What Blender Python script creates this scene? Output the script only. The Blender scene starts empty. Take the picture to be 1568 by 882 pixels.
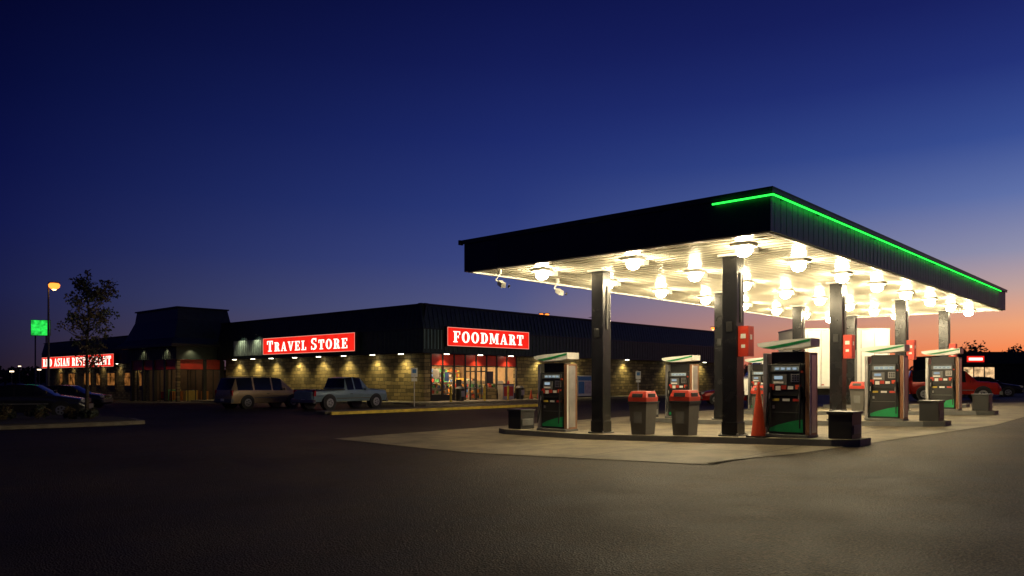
import bpy, math, random
from mathutils import Vector, Matrix
random.seed(7)
R=random.random
def U(a,b): return a+(b-a)*random.random()
sc=bpy.context.scene
sc.view_settings.view_transform='Standard'
sc.view_settings.look='None'
sc.view_settings.exposure=0

# ---------------------------------------------------------------- site frame
AN=math.radians(42.3)
UX,UY=math.sin(AN),math.cos(AN)
RZ=math.pi/2-AN
C0=(5.27,15.57)
def W(u,v,z=0): return (C0[0]+UX*u-UY*v, C0[1]+UY*u+UX*v, z)
def rel(x,y):
    dx,dy=x-C0[0],y-C0[1]
    return (dx*UX+dy*UY, -dx*UY+dy*UX)
def cl(x,a,b): return max(a,min(b,x))
def sm(a,b,x):
    t=cl((x-a)/(b-a),0,1); return t*t*(3-2*t)
def G(u,v):
    return 0.03*(6-cl(v,-4,6))+0.013*(cl(u,-14,30)-2.2)*(1-sm(6,16,v))-0.014*cl(v-34,0,60)
def Gw(x,y): return G(*rel(x,y))

# ---------------------------------------------------------------- materials
MATS={}
def mat(name,col,rough=0.6,metal=0.0,var=0.15,scale=3.0,bump=0.0,bscale=40,spec=0.5,emis=None,es=0):
    if name in MATS: return MATS[name]
    m=bpy.data.materials.new(name); m.use_nodes=True
    nt=m.node_tree; b=nt.nodes['Principled BSDF']
    tc=nt.nodes.new('ShaderNodeTexCoord')
    n=nt.nodes.new('ShaderNodeTexNoise'); n.inputs['Scale'].default_value=scale; n.inputs['Detail'].default_value=6
    nt.links.new(tc.outputs['Object'],n.inputs['Vector'])
    r=nt.nodes.new('ShaderNodeValToRGB')
    r.color_ramp.elements[0].position=.3; r.color_ramp.elements[1].position=.7
    r.color_ramp.elements[0].color=(*[c*(1-var) for c in col],1)
    r.color_ramp.elements[1].color=(*[min(1,c*(1+var)) for c in col],1)
    nt.links.new(n.outputs['Fac'],r.inputs['Fac'])
    nt.links.new(r.outputs['Color'],b.inputs['Base Color'])
    b.inputs['Roughness'].default_value=rough; b.inputs['Metallic'].default_value=metal
    b.inputs['Specular IOR Level'].default_value=spec
    if bump:
        n2=nt.nodes.new('ShaderNodeTexNoise'); n2.inputs['Scale'].default_value=bscale; n2.inputs['Detail'].default_value=4
        nt.links.new(tc.outputs['Object'],n2.inputs['Vector'])
        bp=nt.nodes.new('ShaderNodeBump'); bp.inputs['Strength'].default_value=bump; bp.inputs['Distance'].default_value=0.02
        nt.links.new(n2.outputs['Fac'],bp.inputs['Height']); nt.links.new(bp.outputs['Normal'],b.inputs['Normal'])
    if emis:
        b.inputs['Emission Color'].default_value=(*emis,1); b.inputs['Emission Strength'].default_value=es
    MATS[name]=m; return m

def asphalt():
    m=bpy.data.materials.new('asphalt'); m.use_nodes=True; nt=m.node_tree; b=nt.nodes['Principled BSDF']; L=nt.links.new
    tc=nt.nodes.new('ShaderNodeTexCoord')
    def noise(s,d=5,ro=.5):
        n=nt.nodes.new('ShaderNodeTexNoise'); n.inputs['Scale'].default_value=s; n.inputs['Detail'].default_value=d; n.inputs['Roughness'].default_value=ro
        L(tc.outputs['Object'],n.inputs['Vector']); return n
    big=noise(.22,7,.6); fine=noise(30,3,.8); med=noise(1.1,8,.65)
    r=nt.nodes.new('ShaderNodeValToRGB'); e=r.color_ramp.elements
    e[0].position=.35; e[0].color=(.020,.014,.009,1); e[1].position=.65; e[1].color=(.044,.032,.020,1)
    L(big.outputs['Fac'],r.inputs['Fac'])
    r2=nt.nodes.new('ShaderNodeValToRGB'); e=r2.color_ramp.elements
    e[0].position=.44; e[0].color=(.25,.25,.25,1); e[1].position=.64; e[1].color=(1,1,1,1)
    L(fine.outputs['Fac'],r2.inputs['Fac'])
    sc2=nt.nodes.new('ShaderNodeMix'); sc2.data_type='RGBA'; sc2.blend_type='MULTIPLY'; sc2.inputs[0].default_value=1
    L(r2.outputs['Color'],sc2.inputs[6]); sc2.inputs[7].default_value=(2.3,2.3,2.3,1)
    mx=nt.nodes.new('ShaderNodeMix'); mx.data_type='RGBA'; mx.blend_type='MULTIPLY'; mx.inputs[0].default_value=1
    L(r.outputs['Color'],mx.inputs[6]); L(sc2.outputs[2],mx.inputs[7])
    r3=nt.nodes.new('ShaderNodeValToRGB'); e=r3.color_ramp.elements
    e[0].position=.36; e[0].color=(.42,.42,.42,1); e[1].position=.55; e[1].color=(1,1,1,1)
    L(med.outputs['Fac'],r3.inputs['Fac'])
    mx2=nt.nodes.new('ShaderNodeMix'); mx2.data_type='RGBA'; mx2.blend_type='MULTIPLY'; mx2.inputs[0].default_value=.8
    L(mx.outputs[2],mx2.inputs[6]); L(r3.outputs['Color'],mx2.inputs[7])
    L(mx2.outputs[2],b.inputs['Base Color'])
    mr=nt.nodes.new('ShaderNodeMapRange'); mr.inputs['To Min'].default_value=.5; mr.inputs['To Max'].default_value=.8
    L(med.outputs['Fac'],mr.inputs['Value']); L(mr.outputs['Result'],b.inputs['Roughness'])
    b.inputs['Specular IOR Level'].default_value=.2; b.inputs['Specular Tint'].default_value=(1,.88,.7,1)
    vo=nt.nodes.new('ShaderNodeTexVoronoi'); vo.inputs['Scale'].default_value=48; L(tc.outputs['Object'],vo.inputs['Vector'])
    bp=nt.nodes.new('ShaderNodeBump'); bp.inputs['Strength'].default_value=.8; bp.inputs['Distance'].default_value=.015
    L(vo.outputs['Distance'],bp.inputs['Height']); L(bp.outputs['Normal'],b.inputs['Normal'])
    return m
def concrete():
    m=bpy.data.materials.new('concrete_pad'); m.use_nodes=True; nt=m.node_tree; b=nt.nodes['Principled BSDF']; L=nt.links.new
    tc=nt.nodes.new('ShaderNodeTexCoord')
    n=nt.nodes.new('ShaderNodeTexNoise'); n.inputs['Scale'].default_value=.8; n.inputs['Detail'].default_value=9; n.inputs['Roughness'].default_value=.7
    L(tc.outputs['Object'],n.inputs['Vector'])
    r=nt.nodes.new('ShaderNodeValToRGB'); e=r.color_ramp.elements
    e[0].position=.34; e[0].color=(.075,.06,.037,1); e[1].position=.6; e[1].color=(.20,.163,.10,1)
    L(n.outputs['Fac'],r.inputs['Fac'])
    br=nt.nodes.new('ShaderNodeTexBrick'); br.offset=0; br.inputs['Scale'].default_value=1
    br.inputs['Brick Width'].default_value=3.35; br.inputs['Row Height'].default_value=3.0; br.inputs['Mortar Size'].default_value=.02
    br.inputs['Color1'].default_value=(1,1,1,1); br.inputs['Color2'].default_value=(.8,.8,.8,1); br.inputs['Mortar'].default_value=(.2,.2,.2,1)
    L(tc.outputs['Object'],br.inputs['Vector'])
    mx=nt.nodes.new('ShaderNodeMix'); mx.data_type='RGBA'; mx.blend_type='MULTIPLY'; mx.inputs[0].default_value=1
    L(r.outputs['Color'],mx.inputs[6]); L(br.outputs['Color'],mx.inputs[7]); L(mx.outputs[2],b.inputs['Base Color'])
    b.inputs['Roughness'].default_value=.7
    n2=nt.nodes.new('ShaderNodeTexNoise'); n2.inputs['Scale'].default_value=45; n2.inputs['Detail'].default_value=5; L(tc.outputs['Object'],n2.inputs['Vector'])
    bp=nt.nodes.new('ShaderNodeBump'); bp.inputs['Strength'].default_value=.6; bp.inputs['Distance'].default_value=.015
    L(n2.outputs['Fac'],bp.inputs['Height']); L(bp.outputs['Normal'],b.inputs['Normal'])
    return m
def stone():
    m=bpy.data.materials.new('stone_veneer'); m.use_nodes=True; nt=m.node_tree; b=nt.nodes['Principled BSDF']; L=nt.links.new
    tc=nt.nodes.new('ShaderNodeTexCoord'); sx=nt.nodes.new('ShaderNodeSeparateXYZ'); L(tc.outputs['Object'],sx.inputs[0])
    ad=nt.nodes.new('ShaderNodeMath'); L(sx.outputs[0],ad.inputs[0]); L(sx.outputs[1],ad.inputs[1])
    cx=nt.nodes.new('ShaderNodeCombineXYZ'); L(ad.outputs[0],cx.inputs[0]); L(sx.outputs[2],cx.inputs[1])
    n=nt.nodes.new('ShaderNodeTexNoise'); n.inputs['Scale'].default_value=1.4; n.inputs['Detail'].default_value=5; L(cx.outputs[0],n.inputs['Vector'])
    mxv=nt.nodes.new('ShaderNodeMix'); mxv.data_type='VECTOR'; mxv.inputs[0].default_value=.16
    L(cx.outputs[0],mxv.inputs[4]); L(n.outputs['Color'],mxv.inputs[5])
    br=nt.nodes.new('ShaderNodeTexBrick'); br.inputs['Scale'].default_value=1; br.inputs['Brick Width'].default_value=.62; br.inputs['Row Height'].default_value=.22
    br.inputs['Mortar Size'].default_value=.016; br.inputs['Color1'].default_value=(.34,.26,.12,1); br.inputs['Color2'].default_value=(.11,.085,.042,1); br.inputs['Mortar'].default_value=(.05,.042,.028,1)
    br.squash=.6; br.squash_frequency=3; br.offset_frequency=2; br.offset=.37
    L(mxv.outputs[1],br.inputs['Vector'])
    L(br.outputs['Color'],b.inputs['Base Color']); b.inputs['Roughness'].default_value=.85
    bw=nt.nodes.new('ShaderNodeRGBToBW'); L(br.outputs['Color'],bw.inputs[0])
    bp=nt.nodes.new('ShaderNodeBump'); bp.inputs['Strength'].default_value=1; bp.inputs['Distance'].default_value=.18
    L(bw.outputs[0],bp.inputs['Height']); L(bp.outputs['Normal'],b.inputs['Normal'])
    return m
def emi(name,col,s,var=0):
    m=bpy.data.materials.new(name); m.use_nodes=True; nt=m.node_tree
    for n in list(nt.nodes):
        if n.type=='BSDF_PRINCIPLED': nt.nodes.remove(n)
    e=nt.nodes.new('ShaderNodeEmission'); e.inputs[0].default_value=(*col,1); e.inputs[1].default_value=s
    nt.links.new(e.outputs[0],nt.nodes['Material Output'].inputs[0])
    if var:
        tc=nt.nodes.new('ShaderNodeTexCoord'); n=nt.nodes.new('ShaderNodeTexNoise'); n.inputs['Scale'].default_value=1.5
        nt.links.new(tc.outputs['Object'],n.inputs['Vector'])
        mr=nt.nodes.new('ShaderNodeMapRange'); mr.inputs['From Min'].default_value=.3; mr.inputs['From Max'].default_value=.7
        mr.inputs['To Min'].default_value=s*(1-var); mr.inputs['To Max'].default_value=s*(1+var)
        nt.links.new(n.outputs['Fac'],mr.inputs['Value']); nt.links.new(mr.outputs['Result'],e.inputs[1])
    return m
def glassm():
    m=bpy.data.materials.new('window_glass'); m.use_nodes=True; nt=m.node_tree
    t=nt.nodes.new('ShaderNodeBsdfTransparent'); t.inputs[0].default_value=(.9,.9,.88,1)
    g=nt.nodes.new('ShaderNodeBsdfGlossy'); g.inputs['Roughness'].default_value=.03
    mx=nt.nodes.new('ShaderNodeMixShader'); mx.inputs[0].default_value=.06
    nt.links.new(t.outputs[0],mx.inputs[1]); nt.links.new(g.outputs[0],mx.inputs[2]); nt.links.new(mx.outputs[0],nt.nodes['Material Output'].inputs[0])
    return m
ASPH=asphalt(); CONC=concrete(); STONE=stone(); GLASS=glassm()
KERB=mat('kerb_concrete',(.17,.145,.10),.8,bump=.3,var=.3)
YEL=mat('yellow_kerb_paint',(.5,.36,.04),.7,bump=.2,var=.35)
BLKP=mat('black_gloss_paint',(.012,.012,.013),.2,var=.3)
BLK=mat('black_plastic',(.012,.012,.012),.45)
DKG=mat('dark_green_metal',(.024,.040,.034),.45,var=.3,metal=0.0)
CANB=mat('canopy_black_fascia',(.010,.012,.012),.4,var=.4,scale=.8)
BLUG=mat('blue_green_fascia_metal',(.19,.30,.31),.5,var=.2,scale=1)
DKR=mat('roof_membrane',(.03,.03,.03),.9)
GALV=mat('light_ribbed_panel',(.62,.66,.52),.5,var=.25)
WHT=mat('white_paint',(.75,.74,.70),.35,var=.05)
CEIL=mat('canopy_soffit_panel',(.70,.67,.55),.24,var=.08,scale=1.2)
SIL=mat('brushed_steel',(.45,.44,.42),.35,metal=.8,var=.2)
GRY=mat('grey_plastic',(.12,.12,.115),.5)
BING=mat('bin_grey',(.085,.08,.07),.55,bump=.2,bscale=80)
RED=mat('red_plastic',(.50,.04,.02),.4)
REDP=mat('red_metal_panel',(.50,.035,.015),.4)
ORG=mat('cone_orange_red',(.60,.06,.015),.5)
GRN=mat('green_decal',(.01,.26,.08),.4)
GRNL=mat('green_stripe',(.01,.20,.06),.35)
TIRE=mat('tyre_rubber',(.015,.015,.015),.8)
RIM=mat('alloy_rim',(.35,.35,.35),.3,metal=.7)
CGL=mat('car_glass',(.01,.012,.014),.06,var=.1)
CHR=mat('chrome',(.6,.6,.6),.15,metal=1)
TLR=mat('tail_lamp_red',(.35,.01,.01),.2)
HLW=mat('headlamp_lens',(.5,.5,.48),.15)
ORP=mat('orange_lit_side_panel',(.26,.12,.06),.4)  # grey post metal, with the orange light on it put into the colour
LBL=mat('pale_blue_label',(.35,.45,.55),.4)
LCD=emi('lcd_panel',(.55,.72,.85),.5)
LAMP=emi('canopy_lamp',(1,.81,.49),250)
NEON=emi('green_neon',(.02,1,.06),2.6)
SRED=emi('sign_red_face',(1,.022,.012),.95,.12)
SWH=emi('sign_white_letter',(1,.88,.72),1.8)
SBRD=emi('sign_border',(1,.35,.25),1.1)
SOFL=emi('soffit_lamp',(1,.92,.65),10)
SODI=emi('sodium_lamp',(1,.25,.035),2.6)
SODC=emi('sodium_core',(1,.55,.2),9)
FLUO=emi('fluorescent_tube',(1,.74,.40),32)
FLU2=emi('vestibule_lamp',(1,.72,.4),10)
BARK=mat('bark',(.06,.045,.03),.9,bump=.5)
MULCH=mat('mulch_bed',(.045,.035,.022),.95,bump=.8,bscale=25)
def leafm(name,c):
    return mat(name,c,.6,var=.5,scale=2.5)
LEAF=leafm('autumn_leaves',(.085,.06,.022))
LEAFD=leafm('dark_leaves',(.03,.04,.018))

# ---------------------------------------------------------------- mesh builder
class MB:
    def __init__(s): s.v=[];s.f=[];s.m=[];s.mats=[];s.sm=[]
    def mi(s,m):
        if m not in s.mats: s.mats.append(m)
        return s.mats.index(m)
    def add(s,vs,fs,m,M=None,smooth=False):
        o=len(s.v)
        for p in vs:
            p=Vector(p)
            if M is not None: p=M@p
            s.v.append(tuple(p))
        k=s.mi(m)
        for f in fs: s.f.append([i+o for i in f]); s.m.append(k); s.sm.append(smooth)
    def box(s,c,sz,m,rz=0,rx=0,ry=0,M=None):
        x,y,z=[a/2 for a in sz]
        vs=[(-x,-y,-z),(x,-y,-z),(x,y,-z),(-x,y,-z),(-x,-y,z),(x,-y,z),(x,y,z),(-x,y,z)]
        fs=[(0,3,2,1),(4,5,6,7),(0,1,5,4),(1,2,6,5),(2,3,7,6),(3,0,4,7)]
        T=Matrix.Translation(c)@Matrix.Rotation(rz,4,'Z')@Matrix.Rotation(ry,4,'Y')@Matrix.Rotation(rx,4,'X')
        if M is not None: T=M@T
        s.add(vs,fs,m,T)
    def bx(s,x0,x1,y0,y1,z0,z1,m): s.box(((x0+x1)/2,(y0+y1)/2,(z0+z1)/2),(x1-x0,y1-y0,z1-z0),m)
    def cyl(s,p0,p1,r0,r1,m,n=14,M=None,smooth=True,cap=True):
        p0=Vector(p0);p1=Vector(p1);d=(p1-p0).normalized()
        a=d.orthogonal().normalized();b=d.cross(a)
        vs=[];fs=[]
        for k in range(n):
            t=2*math.pi*k/n; w=a*math.cos(t)+b*math.sin(t)
            vs.append(p0+w*r0); vs.append(p1+w*r1)
        for k in range(n):
            j=(k+1)%n; fs.append((2*k,2*j,2*j+1,2*k+1))
        s.add(vs,fs,m,M,smooth)
        if cap:
            s.add([vs[2*k] for k in range(n)],[tuple(range(n))],m,M)
            s.add([vs[2*k+1] for k in range(n)],[tuple(range(n))],m,M)
    def prism(s,poly,ax,a,b,m,M=None):
        def P(q,t):
            if ax=='x': return (t,q[0],q[1])
            if ax=='y': return (q[0],t,q[1])
            return (q[0],q[1],t)
        n=len(poly); vs=[P(q,a) for q in poly]+[P(q,b) for q in poly]
        fs=[tuple(range(n))[::-1],tuple(range(n,2*n))]+[(i,(i+1)%n,(i+1)%n+n,i+n) for i in range(n)]
        s.add(vs,fs,m,M)
    def make(s,name,loc=(0,0,0),rz=0,parent=None,bevel=0,recalc=True):
        me=bpy.data.meshes.new(name); me.from_pydata(s.v,[],s.f)
        for m in s.mats: me.materials.append(m)
        for p,k,q in zip(me.polygons,s.m,s.sm): p.material_index=k; p.use_smooth=q
        me.update()
        if recalc:
            import bmesh
            bm=bmesh.new(); bm.from_mesh(me); bmesh.ops.recalc_face_normals(bm,faces=bm.faces); bm.to_mesh(me); bm.free()
        o=bpy.data.objects.new(name,me); sc.collection.objects.link(o)
        o.location=loc; o.rotation_euler=(0,0,rz)
        if parent: o.parent=parent
        if bevel:
            b=o.modifiers.new('bevel','BEVEL'); b.width=bevel; b.segments=2; b.limit_method='ANGLE'; b.angle_limit=math.radians(40)
        return o
def empty(name,loc=(0,0,0),rz=0):
    o=bpy.data.objects.new(name,None); o.empty_display_size=.5; sc.collection.objects.link(o); o.location=loc; o.rotation_euler=(0,0,rz); return o
def light(name,kind,loc,parent,energy,col,**k):
    l=bpy.data.lights.new(name,kind); l.energy=energy; l.color=col
    rot=k.pop('rot',None)
    for a,b in k.items(): setattr(l,a,b)
    o=bpy.data.objects.new(name,l); sc.collection.objects.link(o); o.location=loc; o.parent=parent
    if rot: o.rotation_euler=rot
    return o

# ---------------------------------------------------------------- ground
def sheet(name,us,vs,off,m,cut=None):
    b=MB(); idx={}
    verts=[];faces=[]
    for i,u in enumerate(us):
        for j,v in enumerate(vs):
            idx[i,j]=len(verts); verts.append((u,v,G(u,v)+off))
    for i in range(len(us)-1):
        for j in range(len(vs)-1):
            faces.append((idx[i,j],idx[i+1,j],idx[i+1,j+1],idx[i,j+1]))
    b.add(verts,faces,m,smooth=True)
    return b.make(name,loc=W(0,0,0),rz=RZ,recalc=False)
far1=[-2500,-900,-350,-150,-80,-50]; far2=[70,90,130,200,400,1000,2500]
us=far1+list(range(-35,62,1))+far2; vs=far1+list(range(-30,62,1))+[80,94,130,200,400,1000,2500]
sheet('ground',us,vs,0,ASPH)
# concrete apron below the canopy (chamfered near corner)
b=MB()
uu=[-2.7+.5*k for k in range(62)]; vv=[-.6+.5*k for k in range(25)]
verts=[];faces=[];idx={}
for i,u in enumerate(uu):
    for j,v in enumerate(vv):
        v2=v
        if j==0 and i<5: v2=-.6+(1-i/5)*.9
        if j==0: v2=v2-(.0 if i<5 else min(1.6,(i-5)*.08))
        idx[i,j]=len(verts); verts.append((u,v2,G(u,v2)+.014))
for i in range(len(uu)-1):
    for j in range(len(vv)-1): faces.append((idx[i,j],idx[i+1,j],idx[i+1,j+1],idx[i,j+1]))
b.add(verts,faces,CONC,smooth=True); b.make('concrete_apron',loc=W(0,0,0),rz=RZ,recalc=False)
# tar seams on the asphalt
SEAM=mat('tar_seam',(.010,.009,.008),.7)
b=MB()
def seam(p,q,w=.05):
    n=22; pr=None; ox=0
    for k in range(n+1):
        t=k/n; x=p[0]+(q[0]-p[0])*t; y=p[1]+(q[1]-p[1])*t
        ox+=U(-.04,.04); x+=U(-.02,.02); y+=ox; z=Gw(x,y)+.006
        d=Vector((q[0]-p[0],q[1]-p[1])).normalized(); ww=w*U(.5,1.3); nx,ny=-d.y*ww/2,d.x*ww/2
        c=((x-nx,y-ny,z),(x+nx,y+ny,z))
        if pr: b.add([pr[0],c[0],c[1],pr[1]],[(0,1,2,3)],SEAM)
        pr=c
seam((3.8,11.9),(9.5,10.0)); seam((-12,20),(-2.2,18.3),.04); seam((9.5,10.0),(20,6.5)); seam((-9,14.5),(-2,18.2),.03)
b.make('asphalt_seams',recalc=False)
# parking stripes
PAINT=mat('worn_stall_paint',(.30,.27,.17),.8,var=.5,scale=4)
b=MB()
for k in range(9):
    v=36+k*2.8
    b.add([(4.5,v,G(7,v)+.008),(10,v,G(7,v)+.008),(10,v+.1,G(7,v)+.008),(4.5,v+.1,G(7,v)+.008)],[(0,1,2,3)],PAINT)
b.make('parking_stripes',loc=W(0,0,0),rz=RZ,recalc=False)
# kerbed strips
def kstrip(name,u0,u1,v0,v1,h,mtop,mside,step=.5):
    b=MB(); n=max(1,int((v1-v0)/step)) if (v1-v0)>(u1-u0) else max(1,int((u1-u0)/step))
    alongv=(v1-v0)>(u1-u0); rows=[]
    for k in range(n+1):
        t=k/n
        e=.0
        if k==0 or k==n: e=.22*min(v1-v0,u1-u0)
        if alongv:
            v=v0+(v1-v0)*t; z=G((u0+u1)/2,v); rows.append([(u0+e,v,z-.1),(u0+e,v,z+h),(u1-e,v,z+h),(u1-e,v,z-.1)])
        else:
            u=u0+(u1-u0)*t; z=G(u,(v0+v1)/2); rows.append([(u,v1-e,z-.1),(u,v1-e,z+h),(u,v0+e,z+h),(u,v0+e,z-.1)])
    for a,c in zip(rows,rows[1:]):
        b.add([a[0],a[1],c[1],c[0]],[(0,1,2,3)],mside); b.add([a[1],a[2],c[2],c[1]],[(0,1,2,3)],mtop); b.add([a[2],a[3],c[3],c[2]],[(0,1,2,3)],mside)
    b.add(rows[0],[(0,1,2,3)],mside); b.add(rows[-1],[(0,1,2,3)],mside)
    return b.make(name,loc=W(0,0,0),rz=RZ)
kstrip('yellow_kerb',5.2,20,22.9,23.2,.14,YEL,YEL)
kstrip('pavement',5.2,20.5,23.2,24.6,.139,KERB,KERB)
kstrip('store_pavement',16.2,62,29.6,32.8,.12,KERB,KERB)
kstrip('store_pavement',15.6,19.4,33.0,60,.12,KERB,KERB)

# ---------------------------------------------------------------- fuel canopy
HZ=4.67; TZ=5.51; CU=24.5; CV=8.95
can=empty('gas_station_canopy',W(0,0,0),RZ)
b=MB()
b.bx(.12,CU-.12,.12,CV-.12,5.30,5.42,DKR)
b.make('roof_deck',parent=can)
b=MB() # soffit panels with ribs running across
k=.1
while k<CU-.1:
    w=min(.29,CU-.1-k); b.bx(k,k+w,.1,CV-.1,HZ+.03,HZ+.06,CEIL); b.bx(k+w,k+w+.03,.1,CV-.1,HZ+.015,HZ+.05,CEIL); k+=.32
b.make('soffit',parent=can,bevel=0)
b=MB()
b.bx(0,.08,-.0,CV,HZ,TZ,CANB); b.bx(CU-.08,CU,0,CV,HZ,TZ,DKG)
b.bx(.08,CU-.08,CV-.08,CV,HZ,TZ,DKG)
b.bx(.08,CU-.08,0,.08,HZ,TZ,BLUG)
k=.2
while k<CU-.1: b.bx(k,k+.022,-.006,.0,HZ+.03,TZ-.1,BLUG); k+=.3
k=.3
while k<CV: b.bx(-.006,.0,k,k+.012,HZ+.05,TZ-.06,DKG); k+=1.22
# caps
b.bx(-.05,CU+.05,-.06,-.023,TZ-.06,TZ+.02,DKG); b.bx(-.05,-.007,-.02,CV+.05,TZ-.06,TZ+.02,DKG)
b.bx(-.06,.03,-.07,CV+.06,TZ+.021,TZ+.05,BLK); b.bx(.031,CU+.06,-.07,.05,TZ+.021,TZ+.05,BLK)
b.bx(-.12,.02,CV+.0605,CV+.12,TZ-.08,TZ+.05,BLK)
b.make('fascia',parent=can)
b=MB()
b.bx(.081,.16,.081,CV-.081,HZ-.02,HZ+.028,WHT); b.bx(.161,CU-.081,.081,.16,HZ-.02,HZ+.028,WHT)
b.bx(CU-.16,CU-.081,.161,CV-.081,HZ-.02,HZ+.028,WHT); b.bx(.161,CU-.161,CV-.16,CV-.081,HZ-.02,HZ+.028,WHT)
b.make('edge_trim',parent=can)
b=MB()
b.cyl((-.09,-.09,TZ-.13),(CU-1.5,-.09,TZ-.13),.02,.02,NEON,8); b.cyl((-.09,-.09,TZ-.13),(-.09,1.25,TZ-.13),.02,.02,NEON,8)
b.make('neon_tube',parent=can)
b=MB()
for i in range(12):
    u=.4+i*2; b.box((u,-.06,TZ-.13),(.04,.05,.08),BLK)
b.make('neon_standoffs',parent=can)
b=MB()
LV=[1.15,4.1,7.1]
for i in range(8):
    for j in range(3):
        u=1.2+3.13*i; v=LV[j]
        b.box((u,v,HZ-.01),(.46,.46,.07),WHT)
        b.box((u+.5,v+.05,HZ-.04),(.30,.22,.13),WHT)
b.make('lamp_housings',parent=can,bevel=.01)
b=MB()
for i in range(8):
    for j in range(3):
        u=1.2+3.13*i; v=LV[j]
        n=12
        rings=[(.12,-.047),(.165,-.10),(.175,-.15),(.15,-.21),(.10,-.25),(.04,-.27)]
        for (r0,z0),(r1,z1) in zip(rings,rings[1:]): b.cyl((u,v,HZ+z0),(u,v,HZ+z1),r0,r1,LAMP,n,cap=False)
        b.cyl((u,v,HZ-.269),(u,v,HZ-.271),.04,.04,LAMP,n)
b.make('lamp_lenses',parent=can)
ISL=[2.2,9.3,16.0,22.3]
for iu in ISL:
    for iv in (1.9,5.8):
        b=MB(); z0=G(iu,iv)+.14
        b.box((iu,iv,(z0+HZ)/2),(.38,.38,HZ-z0),BLKP)
        b.box((iu,iv,z0+.02),(.52,.52,.04),BLK); b.box((iu,iv,z0+.2),(.41,.41,.3),BLKP)
        for a in (-1,1):
            for c in (-1,1): b.cyl((iu+a*.225,iv+c*.225,z0+.03),(iu+a*.225,iv+c*.225,z0+.08),.02,.02,SIL,6)
        b.box((iu-.2,iv,2.9),(.02,.16,.24),BLK); b.box((iu,iv-.2,3.6),(.08,.03,1.2),BLK)
        b.box((iu,iv,HZ-.05),(.55,.55,.06),WHT)
        b.make('column',parent=can,bevel=.012)
for iu in ISL[:3]:
    kstrip('pump_island',iu-.62,iu+.62,-1.15,9.35,.15,KERB,GRY)
    for iv,dx in ((-.72,0),(8.75,0)):
        b=MB(); b.box((0,0,.27),(.62,.5,.54),BLK); b.box((0,0,.56),(.68,.56,.06),BLK); b.box((0,-.26,.2),(.5,.02,.2),GRY)
        b.make('island_end_guard',loc=W(iu,iv,G(iu,iv)+.15),rz=RZ,bevel=.03)
kstrip('column_plinth',21.7,22.9,1.0,7.0,.15,KERB,GRY)

# ---------------------------------------------------------------- fuel dispenser
def dispenser(u,v):
    root=empty('fuel_dispenser',W(u,v,G(u,v)+.15),RZ); root.scale=(.96,.96,.92)
    b=MB()
    b.box((0,0,.04),(.62,1.12,.08),GRY)
    b.box((0,0,.55),(.46,.86,.94),BLK)
    b.box((0,0,1.42),(.52,.90,.80),BLK)
    b.box((0,0,1.97),(.30,.80,.30),BLK)
    b.make('cabinet',parent=root,bevel=.02)
    b=MB()
    b.box((0,-.51,1.08),(.50,.10,2.02),ORP); b.box((0,.51,1.08),(.50,.10,2.02),SIL)
    b.box((0,-.566,1.08),(.30,.012,1.90),SIL); b.box((-.215,-.566,1.08),(.07,.012,1.96),WHT)
    b.make('side_posts',parent=root,bevel=.02)
    b=MB()
    pts=[(-.60,2.24),(-.3,2.20),(.3,2.18),(.56,2.22),(.68,2.27)]
    top=[(-.60,2.44),(-.3,2.425),(.3,2.39),(.56,2.36),(.70,2.34)]
    b.prism(pts+top[::-1],'x',-.28,.28,WHT)
    for s in(-1,1):
        xs=(.281,.287) if s>0 else (-.287,-.281)
        b.prism([(-.58,2.42),(-.58,2.37),(.0,2.25),(.35,2.205),(.56,2.235),(.30,2.27),(.0,2.32)],'x',xs[0],xs[1],GRNL)
    b.make('header',parent=root)
    b=MB()
    for s in(-1,1):
        x=s*.265
        b.box((x,0,1.70),(.014,.74,.15),GRY); b.box((x+s*.006,-.02,1.70),(.012,.60,.10),LBL)
        for q in range(4): b.box((x+s*.013,-.22+q*.14,1.70),(.008,.09,.05),LCD)
        b.box((x,.15,1.43),(.014,.36,.26),GRY); b.box((x+s*.006,.17,1.48),(.012,.20,.08),LCD)
        b.box((x+s*.006,.17,1.36),(.012,.24,.05),WHT)
        b.box((x+s*.004,-.24,1.47),(.012,.22,.20),SIL)
        for i in range(3):
            for j in range(3): b.box((x+s*.013,-.24+(i-1)*.06,1.47+(j-1)*.055),(.01,.04,.035),BLK)
        b.box((x+s*.003,.04,1.24),(.012,.12,.10),RED); b.box((x+s*.003,.18,1.22),(.012,.12,.11),WHT); b.box((x+s*.003,-.12,1.23),(.012,.13,.08),WHT)
        b.box((x+s*.003,.33,1.25),(.012,.11,.15),RED); b.box((x+s*.003,-.3,1.25),(.012,.13,.11),ORG)
        b.box((x+s*.003,-.38,1.62),(.012,.08,.05),ORG)
        for k in range(3):
            b.box((s*.238,-.25+k*.25,.93),(.012,.17,.06),[RED,WHT,YEL][k])
        b.prism([(.40,.14),(-.40,.14),(-.40,.46),(-.15,.41),(.2,.31),(.40,.22)],'x',*( (.232,.238) if s>0 else (-.238,-.232)),GRN)
        b.box((s*.236,0,.62),(.008,.7,.012),GRY); b.box((s*.238,.3,.75),(.02,.05,.08),SIL)
        for yy in(-.36,.36):
            b.box((s*.30,yy,1.10),(.09,.07,.30),BLK); b.cyl((s*.31,yy,1.2),(s*.36,yy,.96),.018,.014,SIL,8)
            pr=None
            for k in range(13):
                t=k/12; p=(s*(.30+.14*math.sin(t*math.pi)),yy*(1+.12*math.sin(t*math.pi)),(1.0-.75*math.sin(t*math.pi)) if t<.5 else (1.0-.75*math.sin(t*math.pi))+(t-.5)*1.7)
                if pr: b.cyl(pr,p,.016,.016,BLK,6,cap=False)
                pr=p
    b.make('face_panels',parent=root)
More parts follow.
